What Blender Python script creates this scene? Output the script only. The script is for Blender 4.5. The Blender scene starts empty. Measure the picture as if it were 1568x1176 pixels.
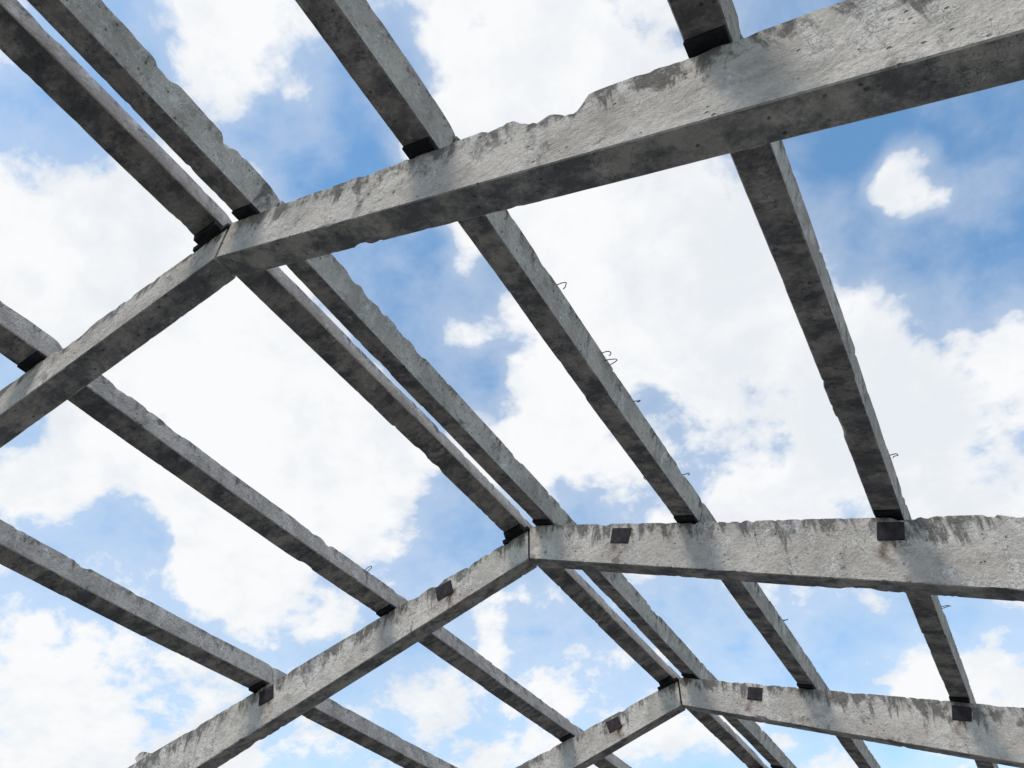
import bpy, math, random
from mathutils import Vector, Matrix, noise
random.seed(7)
scene = bpy.context.scene
CAMZ = 1.6
XR = -3.23
ZR = 4.0 + CAMZ          # soffit height at the ridge
BAY = 4.2
FY = [1.70 + BAY*i for i in range(-2, 6)]   # front faces of frames
TAN = 0.346
TH = 0.19                # frame thickness
HALF = 6.4

# ---------------------------------------------------------------- node helpers
class NT:
    def __init__(s, tree): s.t = tree; s.n = tree.nodes; s.l = tree.links
    def new(s, typ, **kw):
        nd = s.n.new(typ)
        for k, v in kw.items(): setattr(nd, k, v)
        return nd
    def put(s, sock, v):
        if isinstance(v, bpy.types.NodeSocket): s.l.new(v, sock)
        else: sock.default_value = v
    def math(s, op, a, b=None, clamp=False):
        nd = s.new('ShaderNodeMath', operation=op, use_clamp=clamp)
        s.put(nd.inputs[0], a)
        if b is not None: s.put(nd.inputs[1], b)
        return nd.outputs[0]
    def vmath(s, op, a, b=None):
        nd = s.new('ShaderNodeVectorMath', operation=op)
        s.put(nd.inputs[0], a)
        if b is not None: s.put(nd.inputs[1], b)
        return nd
    def noise(s, vec, scale, detail=4, rough=0.55, dist=0.0):
        nd = s.new('ShaderNodeTexNoise')
        s.put(nd.inputs['Vector'], vec)
        nd.inputs['Scale'].default_value = scale
        nd.inputs['Detail'].default_value = detail
        nd.inputs['Roughness'].default_value = rough
        nd.inputs['Distortion'].default_value = dist
        return nd.outputs['Fac']
    def mr(s, v, a, b, c=0.0, d=1.0, smooth=True):
        nd = s.new('ShaderNodeMapRange', interpolation_type='SMOOTHSTEP' if smooth else 'LINEAR')
        s.put(nd.inputs[0], v)
        for i, q in enumerate((a, b, c, d)): nd.inputs[i+1].default_value = q
        return nd.outputs[0]
    def mix(s, f, a, b, typ='MIX'):
        nd = s.new('ShaderNodeMix', data_type='RGBA', blend_type=typ)
        s.put(nd.inputs[0], f)
        s.put(nd.inputs[6], a if isinstance(a, bpy.types.NodeSocket) else (*a, 1))
        s.put(nd.inputs[7], b if isinstance(b, bpy.types.NodeSocket) else (*b, 1))
        return nd.outputs[2]

def new_mat(name):
    m = bpy.data.materials.new(name); m.use_nodes = True
    nt = NT(m.node_tree)
    return m, nt, m.node_tree.nodes['Principled BSDF']

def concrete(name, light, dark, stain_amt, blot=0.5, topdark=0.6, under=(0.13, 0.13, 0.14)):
    m, n, b = new_mat(name)
    co = n.new('ShaderNodeTexCoord').outputs['Object']
    big = n.noise(co, 1.6, 4, 0.65, 0.3)
    med = n.noise(co, 8.0, 6, 0.72)
    fine = n.noise(co, 55.0, 3, 0.7)
    col = n.mix(n.mr(big, 0.36, 0.64), dark, light)
    col = n.mix(n.math('MULTIPLY', n.mr(med, 0.47, 0.66), 0.55), col, tuple(c*0.58 for c in dark))
    col = n.mix(n.mr(fine, 0.35, 0.7, 0.0, 0.40), col, tuple(c*0.5 for c in light))
    # drips (slightly stretched downwards) only in patches
    st = n.vmath('MULTIPLY', co, (8.0, 8.0, 2.2)).outputs[0]
    drip = n.noise(st, 1.0, 6, 0.72, 0.5)
    vf = n.new('ShaderNodeAttribute', attribute_name='vfrac').outputs['Fac']
    top = n.mr(vf, 0.30, 1.0)
    d = n.math('ADD', drip, n.math('MULTIPLY', top, 0.36*topdark))
    d = n.math('ADD', d, n.math('MULTIPLY', n.math('SUBTRACT', big, 0.5), 0.40))
    dm = n.mr(d, 0.59, 0.73)
    col = n.mix(n.math('MULTIPLY', dm, stain_amt), col, (0.088, 0.083, 0.080))
    # lime bloom
    wl = n.noise(n.vmath('MULTIPLY', co, (5, 5, 3)).outputs[0], 1.2, 6, 0.72)
    col = n.mix(n.mr(wl, 0.53, 0.61, 0, 0.85*blot), col, (0.76, 0.72, 0.68))
    # soot blotches
    bl = n.noise(co, 3.6, 7, 0.78, 0.4)
    col = n.mix(n.mr(bl, 0.56, 0.65, 0, 0.8*blot), col, (0.095, 0.088, 0.084))
    # darker colour on downward-facing faces, patchy with board marks
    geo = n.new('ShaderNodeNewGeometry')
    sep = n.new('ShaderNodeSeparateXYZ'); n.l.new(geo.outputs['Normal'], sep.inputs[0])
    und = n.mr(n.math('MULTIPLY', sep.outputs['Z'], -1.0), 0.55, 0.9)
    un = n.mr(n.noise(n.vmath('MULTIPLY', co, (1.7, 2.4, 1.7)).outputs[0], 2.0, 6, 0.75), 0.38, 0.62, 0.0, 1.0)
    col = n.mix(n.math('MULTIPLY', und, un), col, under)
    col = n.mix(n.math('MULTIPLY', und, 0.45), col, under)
    # rust runs
    ru = n.new('ShaderNodeAttribute', attribute_name='rust').outputs['Fac']
    rn = n.mr(drip, 0.35, 0.6, 0.2, 0.9)
    col = n.mix(n.math('MULTIPLY', ru, rn, True), col, (0.12, 0.06, 0.035))
    # air holes
    vo = n.new('ShaderNodeTexVoronoi', feature='F1'); n.put(vo.inputs['Vector'], co); vo.inputs['Scale'].default_value = 15
    hole = n.mr(vo.outputs['Distance'], 0.06, 0.16, 1.0, 0.0)
    hm = n.math('MULTIPLY', hole, n.mr(bl, 0.48, 0.53))
    col = n.mix(n.math('MULTIPLY', hm, 0.6), col, (0.07, 0.066, 0.062))
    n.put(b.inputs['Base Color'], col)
    b.inputs['Roughness'].default_value = 1.0
    b.inputs['Specular IOR Level'].default_value = 0.03
    h = n.math('ADD', n.math('MULTIPLY', med, 1.2), n.math('MULTIPLY', fine, 0.35))
    h = n.math('ADD', h, n.math('MULTIPLY', n.noise(co, 24, 4, 0.7), 0.7))
    h = n.math('SUBTRACT', h, n.math('MULTIPLY', n.mr(wl, 0.59, 0.61), 0.45))
    h = n.math('SUBTRACT', h, n.math('MULTIPLY', hm, 0.7))
    bp = n.new('ShaderNodeBump'); bp.inputs['Strength'].default_value = 0.9; bp.inputs['Distance'].default_value = 0.022
    n.put(bp.inputs['Height'], h); n.l.new(bp.outputs[0], b.inputs['Normal'])
    return m

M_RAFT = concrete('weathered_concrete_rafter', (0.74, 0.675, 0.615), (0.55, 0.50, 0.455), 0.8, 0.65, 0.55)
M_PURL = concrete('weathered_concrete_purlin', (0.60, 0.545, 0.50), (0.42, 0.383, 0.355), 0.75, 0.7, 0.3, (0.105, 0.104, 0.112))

def simple(name, c1, c2, scale, rough=0.8, metal=0.0):
    m, n, b = new_mat(name)
    co = n.new('ShaderNodeTexCoord').outputs['Object']
    f = n.noise(co, scale, 5, 0.65)
    n.put(b.inputs['Base Color'], n.mix(n.mr(f, 0.42, 0.7), c1, c2))
    b.inputs['Roughness'].default_value = rough; b.inputs['Metallic'].default_value = metal
    b.inputs['Specular IOR Level'].default_value = 0.2
    bp = n.new('ShaderNodeBump'); bp.inputs['Strength'].default_value = 0.5; bp.inputs['Distance'].default_value = 0.01
    n.put(bp.inputs['Height'], f); n.l.new(bp.outputs[0], b.inputs['Normal'])
    return m
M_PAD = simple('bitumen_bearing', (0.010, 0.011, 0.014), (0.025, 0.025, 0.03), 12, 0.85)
M_PLATE = simple('corroded_steel_plate', (0.026, 0.025, 0.032), (0.07, 0.048, 0.045), 14, 0.85, 0.0)
M_WIRE = simple('tie_wire', (0.010, 0.008, 0.008), (0.03, 0.015, 0.01), 30, 0.9, 0.0)

# ---------------------------------------------------------------- geometry
def fbm(p, o=4):
    return noise.fractal(p, 1.0, 2.0, o, noise_basis='PERLIN_ORIGINAL')

def empty(name, loc):
    e = bpy.data.objects.new(name, None); e.location = loc; e.empty_display_size = 0.3
    scene.collection.objects.link(e); return e

def parent(o, p):
    o.parent = p; o.matrix_parent_inverse = Matrix.Translation(p.location).inverted()

def beam(name, path, length, wv, upv, width, depth, mat, seed, step=0.035, amp=0.003,
         chip=0.03, top_cut=None, rust=None, joints=(), par=None, cham=0.007, ends=0.0, grit=0.30):
    """path(t)->bottom centre, t in metres; wv across, upv up; depth(t)."""
    so = Vector((seed*13.7, seed*5.1, seed*3.3))
    n = max(3, int(length/step)); D0 = depth(length/2)
    nw = max(4, int(width/0.035)); nd = max(5, int(D0/0.035))
    ring = []
    cw = lambda u, v: max(0.0, 1-min(min(abs(u+.5), abs(u-.5))*width, 9)/0.045)*max(0.0, 1-min(v, 1-v)*D0/0.045)
    def side(a, b, k):
        L = (Vector(b)-Vector(a)); 
        size = Vector((L.x*width, L.y*D0)).length
        c = cham/size
        ts = [c]+[i/k for i in range(1, k)]+[1-c]
        for t in ts:
            u, v = a[0]+L.x*t, a[1]+L.y*t
            ring.append((u, v, cw(u, v)))
    side((-.5, 0), (.5, 0), nw); side((.5, 0), (.5, 1), nd); side((.5, 1), (-.5, 1), nw); side((-.5, 1), (-.5, 0), nd)
    R = len(ring); vs = []; vf = []; rs = []
    for i in range(n+1):
        t = length*i/n
        c0 = path(t); D = depth(t)
        off = 0.0
        for k, j in enumerate(joints):
            if t > j: off += 0.007*(1 if (k+seed) % 2 else -1)
        endw = max(0, 1-min(t, length-t)/0.06)
        for (u, v, w) in ring:
            DD = D
            base = c0 + wv*(u*width)
            if top_cut is not None and v > 0.5:
                DD = D - top_cut(t, u)*min(1, (v-0.5)*2.2)
            p = base + upv*(v*DD)
            q = p + so
            cen = c0 + upv*(D*0.5)
            inn = (cen-p).normalized()
            d = fbm(q*1.3, 2)*amp + fbm(q*16)*amp*0.28
            p = p - inn*d
            if w > 0:
                # chips come in clusters, long stretches of edge stay sound
                clus = max(0.0, min(1.0, noise.noise(q*0.9)*2.2+0.35))
                ch = max(0.0, fbm(q*3.6+Vector((7, 1, 3)), 5)-0.34)
                ch2 = max(0.0, fbm(q*15, 5)-grit)
                k = 1.0 if v > 0.5 else 0.55
                p = p + inn*(w*k*clus*(min(ch, 0.4)*chip*3.4+ch2*chip*1.5))
            if ends and endw > 0: p = p + inn*(endw*w*ends)
            p = p + wv*off
            jd = min([abs(t-j) for j in joints], default=9)
            if jd < step*0.6: p = p + inn*0.006
            vs.append(p); vf.append(v); rs.append(rust(p) if rust else 0.0)
    fs = []
    for i in range(n):
        for k in range(R):
            k2 = (k+1) % R
            fs.append((i*R+k, i*R+k2, (i+1)*R+k2, (i+1)*R+k))
    fs.append(tuple(range(R-1, -1, -1))); fs.append(tuple(n*R+k for k in range(R)))
    me = bpy.data.meshes.new(name)
    me.from_pydata([tuple(p) for p in vs], [], fs); me.update()
    import bmesh
    bm = bmesh.new(); bm.from_mesh(me); bmesh.ops.recalc_face_normals(bm, faces=bm.faces); bm.to_mesh(me); bm.free()
    a = me.attributes.new('vfrac', 'FLOAT', 'POINT'); a.data.foreach_set('value', vf)
    a = me.attributes.new('rust', 'FLOAT', 'POINT'); a.data.foreach_set('value', rs)
    me.shade_smooth(); me.set_sharp_from_angle(angle=math.radians(30))
    me.materials.append(mat)
    o = bpy.data.objects.new(name, me); scene.collection.objects.link(o)
    if par: parent(o, par)
    return o

def block(name, c, ax, size, mat, par, bev=0.004, jitter=0.0):
    import bmesh
    bm = bmesh.new(); bmesh.ops.create_cube(bm, size=1)
    for v in bm.verts:
        v.co = Vector(c)+ax[0]*v.co.x*size[0]+ax[1]*v.co.y*size[1]+ax[2]*v.co.z*size[2]
    bmesh.ops.bevel(bm, geom=bm.edges[:], offset=bev, segments=1, affect='EDGES')
    for v in bm.verts:
        if jitter: v.co += Vector((random.uniform(-1, 1), 0, random.uniform(-1, 1)))*jitter
    me = bpy.data.meshes.new(name); bm.to_mesh(me); bm.free(); me.materials.append(mat)
    o = bpy.data.objects.new(name, me); scene.collection.objects.link(o)
    if par: parent(o, par)
    return o

def wire(name, pts, par, r=0.0036):
    cu = bpy.data.curves.new(name, 'CURVE'); cu.dimensions = '3D'; cu.bevel_depth = r; cu.bevel_resolution = 1
    sp = cu.splines.new('NURBS'); sp.points.add(len(pts)-1); sp.use_endpoint_u = True; sp.order_u = 3
    for i, p in enumerate(pts): sp.points[i].co = (*p, 1)
    cu.materials.append(M_WIRE)
    o = bpy.data.objects.new(name, cu); scene.collection.objects.link(o); parent(o, par)

Y = Vector((0, 1, 0)); Z = Vector((0, 0, 1)); X = Vector((1, 0, 0))
dR = lambda s: 0.38+0.062*s
dL = lambda s: 0.34+0.043*s
def ztop(side, s): return ZR-TAN*s+(dR(s) if side > 0 else dL(s))

PLATES = [0.98, 3.19]
for fi, fy in enumerate(FY):
    fr = empty('concrete_portal_frame', (XR, fy+TH/2, 0))
    has_pl = fy > 3
    for side in (1, -1):
        def path(t, side=side): return Vector((XR+side*t, fy+TH/2, ZR-TAN*t))
        def rust(p, side=side, fy=fy):
            if not has_pl or p.y > fy+0.05: return 0
            r = 0
            for s in PLATES:
                px = XR+side*s; pz = ztop(side, s)-0.20-(p.x-px)*side*0.3
                if p.z < pz and p.z > pz-0.30:
                    e = px+0.085*(-side)+0.03*math.sin(p.z*30)
                    r = max(r, max(0, 1-abs(p.x-e)/0.06)*(1-(pz-p.z)/0.30))
                    r = max(r, 0.45*max(0, 1-abs(p.x-px)/0.14)*max(0, 1-(pz-p.z)/0.16))
            return r*1.7
        if abs(fy-1.70) < 0.01 and side == 1:
            def cut(t, u):
                g = 0.115*math.exp(-((t-2.50)/0.085)**2)+0.05*math.exp(-((t-2.36)/0.09)**2)
                if t > 2.60: g *= math.exp(-(t-2.60)*12)
                env = max(0, 1-abs(t-2.45)/0.85)
                g += env*0.10*max(0, fbm(Vector((t*8, u*0.6, 3.3)), 6)+0.03)
                return g + 0.035*max(0, fbm(Vector((t*6.0, u, 9.3)), 6)-0.05)
        else:
            def cut(t, u, sd=fi*2+side):
                return 0.04*max(0, fbm(Vector((t*5.0, u*0.7, sd*4.3)), 6)-0.12)
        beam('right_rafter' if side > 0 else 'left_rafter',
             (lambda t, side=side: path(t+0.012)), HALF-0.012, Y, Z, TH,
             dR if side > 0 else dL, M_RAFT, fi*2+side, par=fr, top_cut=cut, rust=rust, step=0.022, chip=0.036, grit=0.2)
        cx = XR+side*(HALF+0.16)
        ctop = ztop(side, HALF)
        beam('column', (lambda t, cx=cx: Vector((cx, fy+TH/2-0.15, 0.0+t))), ctop, X, Y, 0.30,
             lambda t: 0.30, M_RAFT, fi+40, par=fr, step=0.12)
        if has_pl:
            for s in PLATES:
                ang = math.atan(0.29)*side
                ax = (Vector((math.cos(ang), 0, -math.sin(ang))), Y, Vector((math.sin(ang), 0, math.cos(ang))))
                block('steel_plate', (XR+side*s, fy-0.001, ztop(side, s)-0.135), ax, (0.19, 0.014, 0.155), M_PLATE, fr, 0.003, 0.006)
    ax = (X, Y, Z)
    block('ridge_joint_plate', (XR, fy+TH/2, ZR+0.19), ax, (0.014, TH-0.03, 0.33), M_PAD, fr, 0.002)
    a = math.atan(0.303)
    axL = (Vector((math.cos(a), 0, math.sin(a))), Y, Vector((-math.sin(a), 0, math.cos(a))))
    block('ridge_saddle', (XR-0.15, fy+0.085, ztop(-1, 0.15)+0.012), axL, (0.31, 0.20, 0.05), M_PAD, fr, 0.006)

# ---------------------------------------------------------------- purlins
PW, PD = 0.20, 0.235
def purlin(side, s, b, lift=0.03):
    y0, y1 = FY[b]+TH/2+0.006, FY[b+1]+TH/2-0.006
    a = math.atan(0.284 if side > 0 else 0.303)*side
    wv = Vector((math.cos(a), 0, -math.sin(a))); up = Vector((math.sin(a), 0, math.cos(a)))
    x = XR+side*s; z = ztop(side, s)+lift
    sag = 0.02*random.uniform(0.3, 1.0)
    bow = random.uniform(-0.012, 0.012)
    L = y1-y0
    seed = b*7+int(s*10)+(50 if side < 0 else 0)
    pr = empty('concrete_purlin', (x, (y0+y1)/2, z))
    js = [L*random.uniform(0.45, 0.6)] if random.random() < 0.7 else []
    if (side, round(s, 1), b) == (1, 1.6, 2): js = [L*0.53]
    def path(t):
        k = math.sin(math.pi*t/L)
        return Vector((x+bow*k, y0+t, z-sag*k))
    rough = 0.08 if (side > 0 and s < 1) else 0.03
    cut = lambda t, u: rough*max(0, fbm(Vector((t*4.0, u*0.8, seed*1.7)), 6)-0.22)
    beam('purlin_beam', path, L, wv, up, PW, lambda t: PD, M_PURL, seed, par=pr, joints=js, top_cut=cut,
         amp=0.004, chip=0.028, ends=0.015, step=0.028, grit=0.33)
    ax = (wv, Y, up)
    fy = FY[b+1]
    th = max(lift, 0.03)
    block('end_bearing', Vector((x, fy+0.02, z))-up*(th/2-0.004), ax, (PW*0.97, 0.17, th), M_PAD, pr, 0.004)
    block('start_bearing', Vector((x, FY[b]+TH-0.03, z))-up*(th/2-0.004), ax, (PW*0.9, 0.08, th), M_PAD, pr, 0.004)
    return pr, x, z, wv, up

SPOTS = [(1, 0.17, 0.03), (1, 1.62, 0.03), (1, 3.22, 0.03), (1, 4.82, 0.02), (1, 6.3, 0.02),
         (-1, 0.17, 0.075), (-1, 1.70, 0.03), (-1, 3.33, 0.035), (-1, 6.3, 0.03)]
P = {}
for b in range(len(FY)-1):
    for sd, s, lf in SPOTS:
        P[(sd, round(s, 1), b)] = purlin(sd, s, b, lf)

fy = FY[3]; s = 4.95
st = empty('broken_purlin_stub', (XR-s, fy+TH/2, ztop(-1, s)))
beam('stub', lambda t: Vector((XR-s, fy+0.0+t, ztop(-1, s)-0.01)), 0.18, X, Z, 0.17, lambda t: 0.085, M_RAFT, 91,
     step=0.02, amp=0.03, chip=0.08, ends=0.03, par=st)

def hoop(key, y, off, size, down=False):
    pr, x, z, wv, up = P[key]
    base = Vector((x, y, z))+wv*(PW/2*(1 if not down else -1))+up*(PD*off)
    o = wv*(1 if not down else -0.6)
    pts = [base-o*0.02]
    for k in range(7):
        an = k/6*math.pi*random.uniform(0.9, 1.3)
        pts.append(base+o*(0.012+size*math.sin(an))+Y*(size*(1-math.cos(an))*0.6)+up*(size*0.5*math.sin(an*0.8)+random.uniform(-.01, .01)))
    wire('tie_wire', pts, pr)
hoop((1, 1.6, 2), 3.06, 0.9, 0.045)
hoop((1, 1.6, 2), 3.80, 0.9, 0.045); hoop((1, 1.6, 2), 3.86, 0.8, 0.06)
hoop((1, 1.6, 2), 4.4, 0.9, 0.03); hoop((1, 1.6, 2), 5.5, 0.9, 0.03)
hoop((1, 1.6, 2), 2.02, 0.0, 0.09, True); hoop((1, 1.6, 2), 5.2, 0.0, 0.06, True)
hoop((1, 3.2, 2), 5.4, 0.9, 0.045)
hoop((1, 1.6, 3), 8.6, 0.9, 0.05); hoop((1, 3.2, 3), 8.1, 0.9, 0.06)
hoop((-1, 1.7, 2), 5.45, 1.0, 0.04)

# ---------------------------------------------------------------- ground
gm, g, gb = new_mat('dry_grass_soil')
co = g.new('ShaderNodeTexCoord').outputs['Object']
gc = g.mix(g.mr(g.noise(co, 0.35, 7, 0.7), 0.4, 0.62), (0.11, 0.115, 0.055), (0.20, 0.165, 0.12))
g.put(gb.inputs['Base Color'], g.mix(g.mr(g.noise(co, 9, 6, 0.75), 0.4, 0.6, 0, .5), gc, (0.05, 0.07, 0.025)))
gb.inputs['Roughness'].default_value = 1
bpy.ops.mesh.primitive_grid_add(x_subdivisions=60, y_subdivisions=60, size=900)
go = bpy.context.object; go.name = 'ground'; go.data.materials.append(gm)
for v in go.data.vertices:
    r = math.hypot(v.co.x, v.co.y)
    v.co.z = -0.02+max(0, r-40)*0.004*fbm(Vector((v.co.x*.01, v.co.y*.01, 0)))
slab = simple('worn_floor_slab', (0.23, 0.225, 0.215), (0.34, 0.33, 0.315), 1.1, 0.95)
block('concrete_floor', (XR, (FY[0]+FY[-1])/2, 0.0), (X, Y, Z), (HALF*2+1.6, FY[-1]-FY[0]+2, 0.14), slab, None, 0.02)

# ---------------------------------------------------------------- sun + sky
to_sun = Vector((-0.12, -0.56, 0.81)).normalized()
el = math.asin(to_sun.z); rot = math.atan2(to_sun.x, to_sun.y)
sd = bpy.data.lights.new('sun', 'SUN'); sd.energy = 1.9; sd.angle = math.radians(12); sd.color = (1.0, 0.92, 0.83)
so = bpy.data.objects.new('sun', sd); scene.collection.objects.link(so)
so.rotation_euler = (-to_sun).to_track_quat('-Z', 'Y').to_euler(); so.location = (0, 0, 30)

w = bpy.data.worlds.new('World'); scene.world = w; w.use_nodes = True
n = NT(w.node_tree); bg = w.node_tree.nodes['Background']
sky = n.new('ShaderNodeTexSky', sky_type='NISHITA'); sky.sun_disc = False
sky.sun_elevation = el; sky.sun_rotation = rot; sky.air_density = 1.0; sky.dust_density = 0.6; sky.ozone_density = 1.0
dirv = n.vmath('NORMALIZE', n.new('ShaderNodeTexCoord').outputs['Generated']).outputs[0]
sp = n.new('ShaderNodeSeparateXYZ'); n.l.new(dirv, sp.inputs[0])
den = n.math('ADD', n.math('MAXIMUM', sp.outputs[2], 0.0), 0.45)
cx = n.math('DIVIDE', sp.outputs[0], den); cy = n.math('DIVIDE', sp.outputs[1], den)
cb = n.new('ShaderNodeCombineXYZ'); n.l.new(cx, cb.inputs[0]); n.l.new(cy, cb.inputs[1]); cb.inputs[2].default_value = 0.37
pl = cb.outputs[0]
wn = n.new('ShaderNodeTexNoise'); n.put(wn.inputs['Vector'], pl); wn.inputs['Scale'].default_value = 6.0; wn.inputs['Detail'].default_value = 3
warp = n.vmath('MULTIPLY', n.vmath('SUBTRACT', wn.outputs['Color'], (.5, .5, .5)).outputs[0], (.24, .24, .24)).outputs[0]
pw = n.vmath('ADD', pl, n.vmath('MULTIPLY', warp, (.2, .2, .2)).outputs[0]).outputs[0]
dirw = n.vmath('NORMALIZE', n.vmath('ADD', dirv, warp).outputs[0]).outputs[0]
f1 = n.noise(pw, 6.2, 9, 0.57)
f2 = n.noise(pw, 24.0, 6, 0.6)
D = n.math('ADD', n.math('MULTIPLY', n.math('SUBTRACT', f1, 0.5), 1.30), n.math('MULTIPLY', n.math('SUBTRACT', f2, 0.5), 0.30))
D = n.math('ADD', D, 0.53)
MASSES = [  # direction, angular radius, weight
 ((-.210,.366,1.010), .19, .24), ((-.518,.192,1.005), .12, .16), ((-.782,.220,.837), .14, .12),
 ((-.698,.434,.686), .22, .26), ((-.657,.570,.584), .15, .16), ((-.172,.614,.804), .18, .22),
 ((-.117,.811,.654), .17, .18), ((.083,.759,.809), .12, .18), ((.116,.963,.640), .16, .18),
 ((-.354,.682,.644), .09, .22), ((-1.027,.598,.359), .15, .18), ((.052,1.167,.420), .09, .18),
 ((-.752,.655,.454), .09, .14), ((.225,.780,.866), .05, .24), ((.150,.715,.885), .05, .28),
 ((-.791,.096,.946), .09, -.12), ((-.454,.321,.921), .11, -.20), ((-.444,.479,.782), .13, -.26),
 ((.251,.716,.939), .22, -.30), ((.215,.868,.780), .10, -.20), ((-.248,.716,.669), .07, -.12),
 ((-.859,.584,.462), .09, -.04), ((-.504,.835,.423), .16, -.03), ((-.09,1.025,.472), .13, -.05)]
for c, r, wt in MASSES:
    c = Vector(c).normalized()
    dt = n.vmath('DOT_PRODUCT', dirw, tuple(c)).outputs['Value']
    D = n.math('ADD', D, n.mr(dt, math.cos(r*1.35), math.cos(r*0.15), 0, wt))
cloud = n.mr(D, 0.44, 0.67)
low = n.mr(sp.outputs[2], 0.30, 0.80, 0.10, 0.0)     # haze towards the horizon
veil = n.math('ADD', n.mr(D, 0.15, 0.60, 0.0, 0.36), low)
cloud = n.math('MAXIMUM', cloud, veil)
thick = n.mr(n.math('ADD', n.noise(pl, 4.2, 6, 0.58, 0.3), n.math('MULTIPLY', f2, 0.35)), 0.58, 0.85)
ccol = n.mix(thick, (9.6, 9.7, 9.8), (8.1, 8.5, 9.0))
skyc = n.mix(1.0, sky.outputs[0], (1.75, 2.40, 2.50), 'MULTIPLY')
n.put(bg.inputs['Color'], n.mix(cloud, skyc, ccol)); bg.inputs['Strength'].default_value = 0.10

# ---------------------------------------------------------------- camera
r = Vector((.870, .4955, .0147)); f = Vector((-.3675, .6267, .6865)).normalized()
r = (r-f*r.dot(f)).normalized(); u = r.cross(f)
m = Matrix((r, u, -f)).transposed().to_4x4(); m.translation = Vector((0, 0, CAMZ))
cd = bpy.data.cameras.new('camera'); cam = bpy.data.objects.new('camera', cd); scene.collection.objects.link(cam)
cam.matrix_world = m; cd.sensor_width = 36; cd.lens = 27.3; cd.clip_end = 3000; cd.clip_start = 0.05
scene.camera = cam
scene.view_settings.view_transform = 'Standard'; scene.view_settings.look = 'None'; scene.view_settings.exposure = 0
